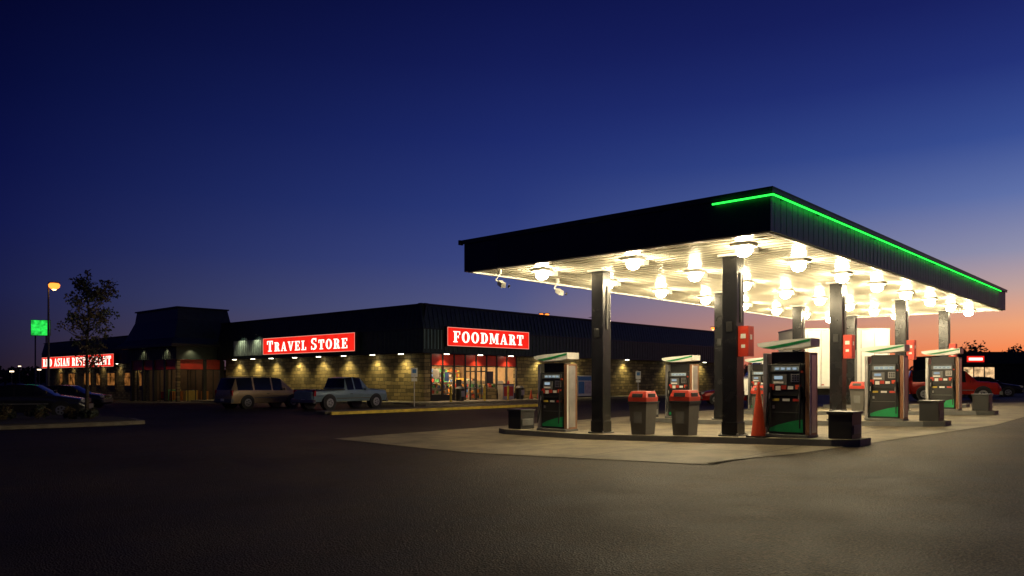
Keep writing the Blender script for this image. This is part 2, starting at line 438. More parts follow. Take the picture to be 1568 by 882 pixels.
for iu in ISL[:3]:
    dispenser(iu,.5); dispenser(iu,7.35)

def bin_(u,v):
    b=MB()
    def fr(z0,z1,a0,a1,m):
        vs=[(-a0,-a0,z0),(a0,-a0,z0),(a0,a0,z0),(-a0,a0,z0),(-a1,-a1,z1),(a1,-a1,z1),(a1,a1,z1),(-a1,a1,z1)]
        b.add(vs,[(0,3,2,1),(4,5,6,7),(0,1,5,4),(1,2,6,5),(2,3,7,6),(3,0,4,7)],m)
    fr(0,.80,.215,.265,BING); fr(.80,.86,.29,.29,BLK)
    fr(.861,.97,.275,.285,RED); fr(.97,1.13,.275,.22,RED)
    for s in(-1,1):
        b.box((s*.268,0,1.02),(.02,.32,.10),BLK,ry=-s*.25)
        b.box((0,s*.268,1.02),(.32,.02,.10),BLK)
        b.box((s*.248,0,.45),(.012,.24,.3),GRY)
    b.make('trash_bin',loc=W(u,v,G(u,v)+.15),rz=RZ,bevel=.02)
bin_(2.0,4.32); bin_(2.05,3.12); bin_(9.2,4.3); bin_(15.9,3.4)
def cone(u,v,h=1.1,w=.2,base=.0,z=None):
    b=MB(); b.box((0,0,.02),(w*2.1,w*2.1,.04),BLK)
    r=lambda t:w*.85*(1-t)+.03*t
    st=[0,.35,.5,.62,.75,1]
    for i,(a,c) in enumerate(zip(st,st[1:])): b.cyl((0,0,.04+a*h),(0,0,.04+c*h),r(a),r(c),ORG,16,cap=(i==4))
    b.cyl((0,0,.04+h),(0,0,.10+h),.035,.035,ORG,12)
    b.make('traffic_cone',loc=W(u,v,G(u,v)+base if z is None else z),rz=RZ)
cone(1.9,1.12,1.15,.2,.15)
cone(28.6,31.2,.6,.16,.12); cone(29.6,31.3,.6,.16,.12)
# red call boxes on the columns
for iu,iv in [(2.2,1.9),(9.3,1.9),(16.0,1.9),(9.3,5.8),(22.3,1.9)]:
    b=MB(); b.box((0,0,0),(.30,.26,.72),RED); b.box((-.152,0,.12),(.006,.13,.11),WHT); b.box((-.152,0,-.12),(.006,.10,.08),WHT)
    b.box((0,-.132,.1),(.10,.006,.12),WHT); b.box((-.12,.15,.0),(.04,.06,.3),BLK)
    b.make('pump_number_box',loc=W(iu,iv-.33,2.42+ (G(iu,iv))),rz=RZ,bevel=.02)
# cctv cameras below canopy edge
for (u,v) in [(.35,7.9),(2.9,7.9),(5.8,8.4)]:
    b=MB(); b.cyl((0,0,0),(0,0,-.12),.05,.05,WHT,10); b.cyl((0,0,-.1),(-.1,.06,-.3),.018,.018,WHT,8); b.cyl((-.1,.06,-.3),(0,0,-.36),.018,.018,WHT,8)
    b.box((.02,-.05,-.4),(.13,.36,.13),WHT,rx=.35,rz=-.5); b.cyl((.11,-.22,-.46),(.13,-.25,-.48),.045,.045,BLK,10)
    b.make('security_camera',loc=W(u,v,HZ-.0),rz=RZ)

# ---------------------------------------------------------------- store building
BU,BV=18.54,31.97
def BL(x,y,z=0): return W(BU+x,BV+y,z)
bld=empty('travel_store_building',BL(0,0,0),RZ)
wx=.75
b=MB()
b.bx(wx,1.05,wx,28.4,-1,3.38,STONE)
b.bx(10.1,42,wx,1.1,-1,3.38,STONE)
b.bx(1.051,1.35,wx,1.05,-1,3.38,STONE)
b.bx(wx,1.05,40,78,-1.6,3.38,STONE)
b.make('stone_walls',parent=bld)
b=MB()
b.bx(41.6,42,1.11,25,-1,3.38,DKR); b.bx(1.06,41.6,25,25.3,-1,3.3,DKR)
b.bx(1.2,41.4,1.2,25,5.9,6.0,DKR); b.bx(1.2,22,25.3,78,5.8,5.9,DKR); b.bx(wx,22,77.6,78,-1.6,6,DKR)
b.make('rear_walls_roof',parent=bld)
b=MB()
def fascia_run(axis,a0,a1,zt,sl=.35,z0=3.4,zm=5.0):
    def BXX(lo,hi,p0,p1,q0,q1,m):
        if axis=='x': b.bx(lo,hi,p0,p1,q0,q1,m)
        else: b.bx(p0,p1,lo,hi,q0,q1,m)
    BXX(a0,a1,0,.1,z0,zm,DKG)
    pr=[(0.0,zm+.002),(.12,zm+.002),(sl+.12,zt),(sl,zt)]
    b.prism(pr,axis,a0,a1,DKG)
    k=a0+.2
    while k<a1-.1:
        BXX(k,k+.035,-.03,-.001,z0+.05,zm-.05,DKG)
        q=[(-.03,zm+.05),(.0,zm+.05),(sl-.02,zt-.1),(sl-.05,zt-.1)]
        b.prism(q,axis,k,k+.035,DKG)
        k+=.42
    BXX(a0,a1,sl-.12,sl+.2,zt+.001,zt+.1,BLK)
    BXX(a0,a1,-.06,-.031,z0-.04,z0+.04,BLK); BXX(a0,a1,-.05,-.031,zm-.03,zm+.03,BLK)
fascia_run('x',.0,42.3,6.62); fascia_run('y',.101,28.4,6.62); fascia_run('y',39.5,78,6.35)
b.bx(.101,wx+.3,.101,78,3.385,3.42,DKR); b.bx(wx+.301,42.3,.101,1.1,3.385,3.42,DKR)
b.bx(-.05,0-.035,19.95,25.4,3.65,4.98,GALV)
k=20.0
while k<25.3: b.bx(-.085,-.051,k,k+.05,3.66,4.97,GALV); k+=.3
k=.06
while k<1.7: b.bx(k,k+.05,-.07,-.04,3.66,4.97,BLUG); k+=.3
b.make('mansard_fascia',parent=bld)
# store front
b=MB(); FR=BLK
b.bx(1.35,10.1,wx,wx+.12,-.1,.14,FR); b.bx(1.35,10.1,wx,wx+.10,2.50,2.58,FR); b.bx(1.35,10.1,wx+.2,wx+.3,3.3,3.38,FR)
xs=[1.35+ k*(8.75/8) for k in range(9)]
for i,x in enumerate(xs): b.bx(x-.06,x+.06,wx-.02,wx+.12,.14,3.38,FR)
for i in (3,4):
    b.bx(xs[i]+.5,xs[i]+.58,wx,wx+.08,.14,2.5,FR); b.bx(xs[i],xs[i+1],wx-.01,wx+.05,2.15,2.22,FR); b.bx(xs[i]+.06,xs[i+1]-.06,wx,wx+.05,1.0,1.05,SIL)
for i in (0,1,6,7): b.bx(xs[i],xs[i+1],wx,wx+.08,.14,.55,FR)
for i in (2,5): b.bx(xs[i]+.02,xs[i+1]-.02,wx-.01,wx+.1,.14,.9,STONE)
b.make('storefront_frames',parent=bld)
b=MB()
for i in range(8): b.bx(xs[i]+.06,xs[i+1]-.06,wx+.03,wx+.07,2.59,3.36,REDP)
b.make('red_transom_panels',parent=bld)
b=MB()
for i in range(8): b.add([(xs[i]+.05,wx+.05,.14),(xs[i+1]-.05,wx+.05,.14),(xs[i+1]-.05,wx+.05,2.5),(xs[i]+.05,wx+.05,2.5)],[(0,1,2,3)],GLASS)
b.make('window_panes',parent=bld,recalc=False)
# shop interior
INW=mat('interior_wall',(.40,.27,.15),.8); INF=mat('interior_floor',(.3,.22,.14),.4)
b=MB(); b.bx(1.2,11.5,9.0,9.1,0,3.2,INW); b.bx(11.5,11.6,1.2,9,0,3.2,INW); b.bx(1.1,1.19,1.2,9,0,3.2,INW); b.bx(1.2,11.5,1.11,9,.05,.1,INF); b.bx(1.2,11.5,1.11,9,3.2,3.25,INW)
b.make('interior_shell',parent=bld)
goods=[mat('goods_%d'%i,c,.5) for i,c in enumerate([(.6,.08,.05),(.7,.55,.1),(.1,.2,.5),(.1,.4,.15),(.75,.7,.6),(.4,.15,.05),(.7,.3,.05),(.05,.05,.06)])]
b=MB()
for row,yy in enumerate((2.2,4.0,6.0,8.3)):
    hh=[1.3,1.5,1.7,2.5][row]
    for seg in ((1.6,4.2),(6.4,10.8)) if row<3 else ((1.4,11.2),):
        b.bx(seg[0],seg[1],yy,yy+.05,.1,hh,SIL)
        for lv in range(int(hh/.4)):
            z=.2+lv*.4; b.bx(seg[0],seg[1],yy-.3,yy-.001,z-.03,z,SIL); x=seg[0]+.05
            while x<seg[1]-.2:
                w=U(.08,.3); b.bx(x,x+w,yy-.26,yy-.02,z+.002,z+U(.15,.32),random.choice(goods)); x+=w+.02
b.make('shelves_and_goods',parent=bld)
b=MB()
for x in (2.5,4.7,6.9,9.1):
    b.bx(x,x+.35,2,8,3.12,3.17,FLUO)
b.make('ceiling_strip_lights',parent=bld)
b=MB()
b.bx(1.6,2.2,wx+.08,wx+.1,1.7,2.3,goods[4]); b.bx(8.1,8.7,wx+.08,wx+.1,.7,1.5,goods[4]); b.bx(9.2,9.4,wx+.08,wx+.1,.7,1.5,goods[0]); b.bx(2.7,3.1,wx+.08,wx+.1,1.5,2.1,goods[2])
b.bx(6.95,7.6,wx+.08,wx+.1,1.3,2.2,goods[7]); b.bx(3.8,4.3,wx+.08,wx+.1,.95,1.6,goods[7])
b.make('window_posters',parent=bld)
# soffit downlights
YL=(1,.80,.32)
b=MB()
def down(x,y,e,z=3.36,nm='soffit_spot',col=YL,ang=125,tx=0,ty=0):
    b.box((x,y,z-.0),(.26,.26,.05),SOFL)
    light(nm,'SPOT',(x,y,z-.06),bld,e,col,spot_size=math.radians(ang),spot_blend=1.0,shadow_soft_size=.05,rot=(ty,tx,0))
for y in (2.6,5.8,9.3,12.6,16.0,19.6,22.6,25.8): down(.24,y,300*U(.75,1.15))
for x in (12.6,17,24.6,32,39): down(x,.30,230*U(.8,1.15))
for x in (2.4,5.7,9.0): down(x,.30,190,col=(1,.7,.4),ang=120)  # lamps added over the shop front to brighten its red panels
for y in (43,48,53,58,63,68,73): down(.30,y,70*U(.5,1.2),col=(1,.72,.3))
b.make('soffit_lamps',parent=bld)
# floodlights and fixtures added to brighten the light ribbed panel
b=MB()
for y in (21.2,23.8):
    b.cyl((0,y,5.3),(-.6,y,5.55),.02,.02,BLK,6); b.cyl((-.6,y,5.55),(-.6,y,5.42),.05,.13,BLK,10)
    light('added_panel_flood','SPOT',(-.6,y,5.38),bld,45,(.9,1,.75),spot_size=2.0,spot_blend=.9,shadow_soft_size=.08,rot=(0,-.5,0))
b.make('added_panel_lamps',parent=bld)
# entrance tower
b=MB()
def frustum(b,x0,x1,y0,y1,z0,X0,X1,Y0,Y1,z1,m):
    b.add([(x0,y0,z0),(x1,y0,z0),(x1,y1,z0),(x0,y1,z0),(X0,Y0,z1),(X1,Y0,z1),(X1,Y1,z1),(X0,Y1,z1)],[(0,3,2,1),(4,5,6,7),(0,1,5,4),(1,2,6,5),(2,3,7,6),(3,0,4,7)],m)
frustum(b,-4.4,3.0,28.0,40.3,4.75,-3.9,2.6,28.6,39.5,5.3,DKG)
frustum(b,-3.9,2.6,28.6,39.5,5.302,-3.35,1.6,29.2,38.5,7.0,DKG)
frustum(b,-3.35,1.6,29.2,38.5,7.002,-3.25,1.4,29.35,38.3,8.0,DKG)
b.bx(-3.4,1.5,29.2,38.45,8.002,8.12,BLK)
b.bx(-4.42,2.9,27.98,40.32,4.5,4.748,BLK)
b.bx(-3.7,2.0,28.7,39.2,3.4,4.499,DKG)
k=28.9
while k<39: b.bx(-3.74,-3.701,k,k+.04,3.45,4.45,DKG); k+=.42
b.make('tower_roof',parent=bld)
b=MB()
for x in (-3.6,-1.2,.4): b.bx(x,x+.3,28.75,29.05,-.6,3.39,STONE if x<-3 else BLK)
for y in (31.2,33.6,36.0,38.7): b.bx(-3.6,-3.3,y,y+.3,-.6,3.39,BLK)
for x0,x1 in ((-3.3,-1.2),(-.9,.4)): b.bx(x0,x1,28.85,28.9,2.5,3.39,REDP); b.bx(x0,x1,28.82,28.92,2.44,2.5,BLK)
for y0,y1 in ((29.05,31.2),(31.5,33.6),(33.9,36.0),(36.3,38.7)): b.bx(-3.5,-3.45,y0,y1,2.5,3.39,REDP); b.bx(-3.53,-3.43,y0,y1,2.44,2.5,BLK)
for x in (-2.6,-1.9,-.25): b.bx(x,x+.06,28.83,28.93,-.5,2.44,BLK)
for y in (30.1,32.5,34.9,37.5): b.bx(-3.52,-3.42,y,y+.07,-.5,2.44,BLK)
b.make('tower_entry_frames',parent=bld)
INB=mat('vestibule_wall',(.12,.08,.05),.8)
b=MB(); b.bx(-3.2,.7,35.5,35.6,-.5,3.3,INB); b.bx(.8,.9,28.9,39,-.5,3.3,INB); b.bx(-3.2,.7,29.1,35.4,-.42,-.38,INF)
for q in range(14):
    y=U(29.6,35); b.box((U(-2.6,.3),y,-.4+.5),(U(.3,.9),U(.3,.7),U(.6,1.2)),random.choice(goods))
b.make('tower_interior',parent=bld)
b=MB()
for (x,y) in ((-2.3,30.5),(-.8,31.6),(-2.3,33.5),(-.5,34.4),(-1.8,37.2)): b.box((x,y,3.1),(.4,.4,.08),FLU2)
b.make('tower_interior_lamps',parent=bld)
light('entry_spot','SPOT',(-3.95,30.5,4.4),bld,110,(1,.7,.4),spot_size=2.2,spot_blend=.8,shadow_soft_size=.08)
light('entry_spot','SPOT',(-3.95,35.5,4.4),bld,90,(1,.7,.4),spot_size=2.2,spot_blend=.8,shadow_soft_size=.08)
light('entry_spot','SPOT',(-2.4,28.35,4.4),bld,110,(1,.7,.4),spot_size=2.2,spot_blend=.8,shadow_soft_size=.08)
# restaurant windows
b=MB(); WARM=emi('dining_room_glow',(1,.38,.09),.18,1.0)
for y,wd in ((42,2.2),(46.5,1.1),(49.5,2.2),(54.5,2.2),(59,1.1),(62,2.2),(67.5,2.2),(72,1.1)):
    b.bx(.70,.748,y,y+wd,.5,2.4,BLK)
    for q in range(int(wd/1.1)):
        y0=y+q*1.06; b.bx(.66,.699,y0+.08,y0+1.02,.9,2.3,WARM); b.bx(.65,.659,y0+.53,y0+.58,.9,2.3,BLK); b.bx(.645,.6495,y0+.08,y0+1.02,1.75,1.79,BLK)
b.make('restaurant_windows',parent=bld)
b=MB(); b.box((-.05,41.0,2.6),(.3,.6,.6),emi('pale_green_box_sign',(.5,1,.55),3.5)); b.make('box_sign',parent=bld)

# ---------------------------------------------------------------- serif sign letters
def arc(cx,cy,ax,ay,bx_,by,t0,t1,n=8):
    ps=[]
    for k in range(n):
        a=math.radians(t0+(t1-t0)*k/n); c=math.radians(t0+(t1-t0)*(k+1)/n)
        ps.append([(cx+ax*math.cos(a),cy+ay*math.sin(a)),(cx+ax*math.cos(c),cy+ay*math.sin(c)),(cx+bx_*math.cos(c),cy+by*math.sin(c)),(cx+bx_*math.cos(a),cy+by*math.sin(a))])
    return ps
def rc(a,b_,c,d): return [(a,b_),(c,b_),(c,d),(a,d)]
Gl={
'F':(.74,[rc(.13,0,.35,1),rc(.02,0,.46,.09),rc(.02,.91,.72,1),rc(.63,.70,.72,.92),rc(.35,.46,.55,.55),rc(.50,.37,.57,.64)]),
'E':(.78,[rc(.13,0,.35,1),rc(.02,0,.75,.09),rc(.02,.91,.73,1),rc(.64,.72,.73,.92),rc(.66,.08,.75,.30),rc(.35,.46,.55,.55),rc(.50,.37,.57,.64)]),
'L':(.72,[rc(.13,0,.35,1),rc(.02,0,.70,.09),rc(.02,.91,.46,1),rc(.61,.08,.70,.32)]),
'O':(.86,arc(.43,.5,.41,.52,.19,.42,0,360,16)),
'D':(.84,[rc(.13,0,.35,1),rc(.02,0,.40,.09),rc(.02,.91,.40,1)]+arc(.38,.5,.44,.5,.21,.41,-90,90,10)),
'T':(.80,[rc(.29,0,.51,1),rc(.16,0,.64,.09),rc(.02,.91,.78,1),rc(.02,.66,.11,.92),rc(.69,.66,.78,.92)]),
'I':(.48,[rc(.13,0,.35,1),rc(.02,0,.46,.09),rc(.02,.91,.46,1)]),
'R':(.86,[rc(.13,0,.35,1),rc(.02,0,.46,.09),rc(.02,.91,.42,1),rc(.35,.46,.45,.55)]+arc(.42,.73,.32,.27,.12,.18,-90,90,8)+[[(.42,.48),(.62,.50),(.84,0),(.58,0)],rc(.56,0,.88,.08)]),
'A':(.88,[[(.08,0),(.18,0),(.46,.86),(.40,1)],[(.40,1),(.52,1),(.82,0),(.58,0)],rc(.20,.27,.66,.36),rc(0,0,.28,.08),rc(.50,0,.90,.08)]),
'V':(.86,[[(.06,1),(.30,1),(.48,.25),(.40,0)],[(.70,1),(.80,1),(.50,0),(.40,0)],rc(0,.92,.38,1),rc(.60,.92,.88,1)]),
'M':(1.08,[rc(.12,0,.21,1),rc(.80,0,1.0,1),[(.12,1),(.36,1),(.58,.1),(.48,.1)],[(.48,.1),(.58,.1),(.88,1),(.78,1)],rc(.02,0,.32,.08),rc(.70,0,1.1,.08),rc(.02,.92,.2,1),rc(.9,.92,1.1,1)]),
'N':(.92,[rc(.13,0,.22,1),rc(.70,0,.79,1),[(.10,1),(.34,1),(.79,0),(.62,0)],rc(.02,0,.34,.08),rc(.58,.92,.90,1)]),
'U':(.88,[rc(.12,.3,.34,1),rc(.66,.3,.75,1),rc(.02,.92,.44,1),rc(.54,.92,.86,1)]+arc(.435,.32,.315,.34,.11,.24,180,360,8)),
'S':(.70,arc(.35,.74,.31,.27,.13,.17,40,270,8)+arc(.35,.27,.32,.28,.12,.18,-140,90,8)+[rc(.56,.70,.63,1),rc(.04,0,.11,.32)]),
}
def text(b,s,x0,x1,z0,h,m,y=-.03,caps=None,tr=.08):
    hs=[];tot=0
    for i,c in enumerate(s):
        hh=h if (caps is None or i in caps) else h*.84
        if c==' ': tot+=.5*hh; hs.append(hh); continue
        tot+=(Gl[c][0]+tr)*hh; hs.append(hh)
    sx=(x1-x0)/tot; x=x0; k=0
    for c,hh in zip(s,hs):
        if c==' ': x+=.5*hh*sx; continue
        for p in Gl[c][1]:
            k+=1; d=.0006*(k%9)
            b.prism([(x+q[0]*hh*sx,z0+q[1]*hh) for q in p],'y',y-.02-d,y,m)
        x+=(Gl[c][0]+tr)*hh*sx
def sign(name,loc,rz,w,h,s,caps=None,pad=.4,lh=.62,tr=.08):
    root=empty(name,loc,rz)
    b=MB(); b.bx(0,w,.0,.25,0,h,BLK); b.bx(.05,w-.05,-.02,-.001,.05,h-.05,SRED)
    e=.03
    b.bx(.04,w-.04,-.03,-.021,.04,.04+e,SBRD); b.bx(.04,w-.04,-.03,-.021,h-.04-e,h-.04,SBRD)
    b.bx(.04,.04+e,-.03,-.021,.04+e,h-.04-e,SBRD); b.bx(w-.04-e,w-.04,-.03,-.021,.04+e,h-.04-e,SBRD)
    b.make('sign_box',parent=root)
    b=MB(); text(b,s,pad,w-pad,h*(1-lh)/2,h*lh,SWH,caps=caps,tr=tr); b.make('letters',parent=root)
sign('foodmart_sign',BL(1.82,-.34,3.86),RZ,8.5,1.36,'FOODMART',pad=.55,lh=.56,tr=.16)
sign('travel_store_sign',BL(-.38,19.8,3.62),RZ-math.pi/2,12.8,1.42,'TRAVEL STORE',caps=(0,7),pad=.7,lh=.62,tr=.2)
sign('restaurant_sign',BL(-.38,76.5,3.0),RZ-math.pi/2,24.6,1.5,'RED ASIAN RESTAURANT',pad=.5,lh=.66,tr=.15)

# roof antenna
def antenna():
    b=MB(); b.cyl((0,0,0),(0,0,1.5),.025,.02,SIL,6); b.cyl((-.9,0,1.35),(.9,0,1.35),.02,.02,SIL,6)
    for k in range(7): x=-.8+k*.27; b.cyl((x,-.5+.04*k,1.35),(x,.5-.04*k,1.35),.012,.012,SIL,5)
    b.make('tv_antenna',loc=BL(24,3.5,5.95),rz=RZ+.5)
antenna()
b=MB(); b.box((0,0,.35),(1.2,1,.7),GRY); b.box((0,0,.72),(1.3,1.1,.06),SIL); b.cyl((0,0,.75),(0,0,.85),.35,.35,BLK,14); b.make('rooftop_vent',loc=BL(5.0,20,6.0),rz=RZ)
# ice freezer
b=MB(); BLU=mat('ice_blue',(.05,.2,.5),.4)
b.box((0,0,.95),(1.9,.7,1.7),WHT); b.box((0,-.36,1.55),(1.8,.02,.35),BLU); b.box((-.45,-.36,.8),(.8,.02,1.0),BLU); b.box((.45,-.36,.8),(.8,.02,1.0),SIL); b.box((0,0,.05),(1.8,.6,.1),BLK)
b.make('ice_freezer',loc=BL(17.6,.2,.12),rz=RZ,bevel=.02)
for x in (3.0,9.2):
    b=MB(); b.cyl((0,0,0),(0,0,.85),.28,.32,BLK,16); b.cyl((0,0,.85),(0,0,1.0),.33,.2,GRY,16); b.box((0,-.3,.5),(.3,.05,.4),SIL); b.make('litter_bin',loc=BL(x,-.4,.12),rz=RZ)
b=MB(); b.box((0,0,.55),(1.2,.5,1.1),SIL); b.box((0,-.26,.6),(1.0,.02,.7),RED); b.box((0,0,1.12),(1.3,.55,.06),BLK); b.make('newspaper_rack',loc=BL(8.0,-.1,.12),rz=RZ,bevel=.02)
for x in (1.0,4.2,6.6,10.5,14.6):
    b=MB(); b.cyl((0,0,0),(0,0,1.0),.08,.08,YEL,12); b.cyl((0,0,1.0),(0,0,1.05),.08,.03,YEL,12); b.make('bollard',loc=BL(x,-1.6,.12),rz=RZ)
def psign(x,y,h=2.1):
    b=MB(); b.cyl((0,0,0),(0,0,h),.03,.03,SIL,8); b.box((0,-.035,h-.3),(.36,.012,.52),WHT); b.box((0,-.043,h-.22),(.22,.005,.22),BLU); b.box((0,-.035,h-.7),(.32,.012,.18),WHT)
    b.make('parking_sign',loc=(x,y,Gw(x,y)),rz=.15,bevel=.0)
psign(-5.5,43.0,2.3); psign(8.5,51.5,2.2)

# ---------------------------------------------------------------- vehicles
def vehicle(name,loc,rz,st,hw,paint,wheels,wr=.34,zb=.30,extra=None,lower=None):
    root=empty(name,loc,rz); b=MB(); rings=[]
    for (x,zs,zt,wt,fl) in st:
        zm=(zb+zs)/2+.06
        e=1.0 if (abs(x)<abs(st[0][0])-.12 and abs(x)<abs(st[-1][0])-.12) else .88
        h=hw*e
        rings.append([(x,-h*.9,zb),(x,-h,zm),(x,-h*.975,zs),(x,-wt*e,zt),(x,wt*e,zt),(x,h*.975,zs),(x,h,zm),(x,h*.9,zb)])
    for i in range(len(rings)-1):
        a,c=rings[i],rings[i+1]; fl=st[i][4]
        for j in range(8):
            k=(j+1)%8; m=paint
            if fl=='g' and j in(2,4): m=CGL
            if fl=='w' and j==3: m=CGL
            if j==7: m=BLK
            if j in (0,6) and lower: m=lower
            b.add([a[j],a[k],c[k],c[j]],[(0,1,2,3)],m)
    b.add(rings[0],[tuple(range(8))],paint); b.add(rings[-1],[tuple(range(8))],paint)
    o=b.make('body',parent=root)
    import bmesh
    bm=bmesh.new(); bm.from_mesh(o.data); bmesh.ops.remove_doubles(bm,verts=bm.verts,dist=.001); bmesh.ops.recalc_face_normals(bm,faces=bm.faces); bm.to_mesh(o.data); bm.free()
    mo=o.modifiers.new('bevel','BEVEL'); mo.width=.035; mo.segments=3; mo.limit_method='ANGLE'; mo.angle_limit=math.radians(18)
    for p in o.data.polygons: p.use_smooth=True
    b=MB()
    for x in wheels:
        for s in(-1,1):
            y=s*(hw-.10)
            b.cyl((x,s*(hw-.30),wr+.03),(x,s*(hw+.004),wr+.03),wr+.07,wr+.07,BLK,22)
            b.cyl((x,y-s*.1,wr),(x,s*(hw+.02),wr),wr,wr*.97,TIRE,22)
            b.cyl((x,s*(hw+.02),wr),(x,s*(hw+.03),wr),wr*.64,wr*.58,RIM,16)
            for q in range(5):
                a=q*2*math.pi/5; b.cyl((x+math.cos(a)*.11,s*(hw+.031),wr+math.sin(a)*.11),(x+math.cos(a)*.11,s*(hw+.034),wr+math.sin(a)*.11),.04,.04,BLK,8)
    b.make('wheels',parent=root)
    b=MB(); xf=st[-1][0]; xr=st[0][0]
    b.box((xf-.02,0,.46),(.16,hw*1.78,.20),GRY); b.box((xr+.02,0,.46),(.16,hw*1.78,.20),GRY)
    b.box((xr-.065,0,.50),(.01,.32,.14),WHT)
    for s in(-1,1):
        b.box((xf-.10,s*hw*.66,.72),(.16,.34,.15),HLW); b.box((xr+.06,s*hw*.80,.88),(.12,.16,.30),TLR)
        b.box((.85 if extra!='pickup' else .75,s*(hw+.10),1.08),(.10,.20,.14),paint)
        b.box((-.2,s*(hw+.003),.83),(.18,.02,.03),BLK); b.box((0,s*(hw+.002),.60),((wheels[1]-wheels[0])-.9,.015,.05),GRY)
    b.box((xf-.01,0,.72),(.08,hw*.9,.15),BLK)
    b.make('trim_and_lamps',parent=root,bevel=.01)
    return root
VAN=[(-2.42,.80,.86,.80,'p'),(-2.38,.98,1.06,.80,'w'),(-2.12,1.02,1.68,.68,'g'),(-1.15,1.02,1.73,.69,'p'),(-1.05,1.02,1.73,.69,'g'),(.05,1.0,1.73,.69,'p'),(.14,1.0,1.73,.69,'g'),(.80,.99,1.66,.67,'w'),(1.55,.96,1.04,.74,'p'),(2.25,.84,.90,.72,'p'),(2.45,.64,.68,.66,'p')]
PICK=[(-2.68,.95,1.0,.86,'p'),(-2.6,.98,1.03,.88,'p'),(-.62,.99,1.04,.88,'p'),(-.60,1.05,1.10,.82,'w'),(-.48,1.06,1.68,.68,'g'),(.02,1.06,1.75,.68,'p'),(.10,1.06,1.75,.68,'g'),(.66,1.05,1.70,.66,'w'),(1.22,1.04,1.12,.76,'p'),(2.45,.98,1.03,.76,'p'),(2.64,.72,.78,.74,'p')]
SED=[(-2.3,.74,.80,.72,'p'),(-2.2,.86,.92,.74,'p'),(-1.72,.90,.97,.72,'w'),(-1.1,.91,1.34,.60,'g'),(-.35,.91,1.42,.60,'p'),(-.27,.91,1.42,.60,'g'),(.40,.90,1.38,.60,'w'),(1.12,.88,.95,.70,'p'),(2.05,.74,.80,.68,'p'),(2.3,.58,.62,.62,'p')]
SUV=[(-2.3,.88,.94,.80,'p'),(-2.26,1.02,1.1,.80,'w'),(-2.05,1.06,1.70,.68,'g'),(-1.1,1.06,1.76,.69,'p'),(-1.0,1.06,1.76,.69,'g'),(-.05,1.05,1.76,.69,'p'),(.04,1.05,1.75,.69,'g'),(.62,1.04,1.68,.67,'w'),(1.18,1.04,1.12,.76,'p'),(2.15,.98,1.03,.76,'p'),(2.35,.72,.78,.72,'p')]
def carp(name,c,r=.25): 
    m=mat(name,c,r,metal=.15,var=.05); return m
def place(name,x,y,rz,*a,**k): return vehicle(name,(x,y,Gw(x,y)+.0),rz,*a,**k)
def XY(u,v): p=W(u,v); return p[0],p[1]
TAN=carp('tan_car_paint',(.34,.24,.14),.3); BLUP=carp('steel_blue_car_paint',(.17,.24,.31),.35); DK=carp('dark_car_paint',(.02,.02,.025),.15); REDC=carp('red_car_paint',(.36,.02,.012))
x,y=XY(25.1-15.06,35.6-6.58)
pk=place('pickup_truck',x,y,RZ+.12,PICK,.95,BLUP,(-1.72,1.66),wr=.37,zb=.42,extra='pickup',lower=None)
b=MB(); b.bx(-2.5,-.68,-.78,.78,1.055,1.062,BLK); b.bx(-.66,-.60,-.85,.85,1.1,1.16,BLUP); b.bx(-2.74,-2.69,-.7,.7,.55,.95,BLUP); b.bx(-2.82,-2.7,-.9,.9,.40,.55,CHR)  # flat black sheet on the closed top stands for the shaded bed recess
for yy in(-.89,.89): b.bx(-2.6,-.66,yy-.04,yy+.04,1.03,1.09,BLK)
b.make('bed_and_bumper',parent=pk,bevel=.01)
x,y=XY(21.9-15.06,39.9-6.58)
mv=place('minivan',x+.45,y+.6,RZ+.10,VAN,.92,TAN,(-1.5,1.5),lower=TAN)
b=MB()
for yy in(-.5,.5): b.bx(-1.9,.3,yy-.02,yy+.02,1.75,1.79,BLK)
b.make('roof_rails',parent=mv)
place('parked_car',-20.6,32.5,.35,SED,.88,DK,(-1.38,1.40),wr=.32,zb=.24)
place('parked_car',-27.6,47.5,.15,SED,.88,DK,(-1.38,1.40),wr=.32,zb=.24)
place('parked_suv',25.0,43.6,math.radians(340),SUV,.93,REDC,(-1.42,1.45),wr=.37,zb=.36)
place('parked_car',33.6,54.5,math.radians(-25),SED,.88,DK,(-1.38,1.40),wr=.32,zb=.24)
place('parked_car',14.6,50.0,math.radians(175),SED,.88,REDC,(-1.38,1.40),wr=.32,zb=.24)
# box truck
x,y=15.7,37.6
tr=empty('box_truck',(x,y,Gw(x,y)),math.radians(176))
b=MB(); b.bx(-2.3,2.2,-1.2,1.2,.95,3.75,WHT)
for k in range(8): b.bx(-2.25+k*.62,-2.21+k*.62,-1.215,1.215,1.03,3.69,SIL)
b.bx(-2.32,2.22,-1.22,1.22,3.70,3.78,SIL); b.bx(-2.32,2.22,-1.22,1.22,.92,1.02,SIL); b.bx(-2.3,3.5,-.5,.5,.6,.91,BLK)
for k in range(5): b.box((-1.9+k*.9,1.222,1.1),(.12,.01,.05),TLR)
b.make('cargo_box',parent=tr,bevel=.015)
b=MB(); b.prism([(2.3,.6),(4.4,.6),(4.45,1.35),(3.95,1.5),(3.45,2.35),(2.35,2.4)],'y',-1.0,1.0,WHT)
b.prism([(2.7,1.5),(3.75,1.5),(3.33,2.2),(2.7,2.22)],'y',-1.01,1.01,CGL); b.add([(3.97,-.85,1.55),(3.97,.85,1.55),(3.5,.85,2.28),(3.5,-.85,2.28)],[(0,1,2,3)],CGL)
b.bx(4.4,4.55,-1,1,.5,.8,CHR); b.bx(4.45,4.47,-.6,.6,.85,1.25,BLK)
b.make('cab',parent=tr,bevel=.03)
b=MB()
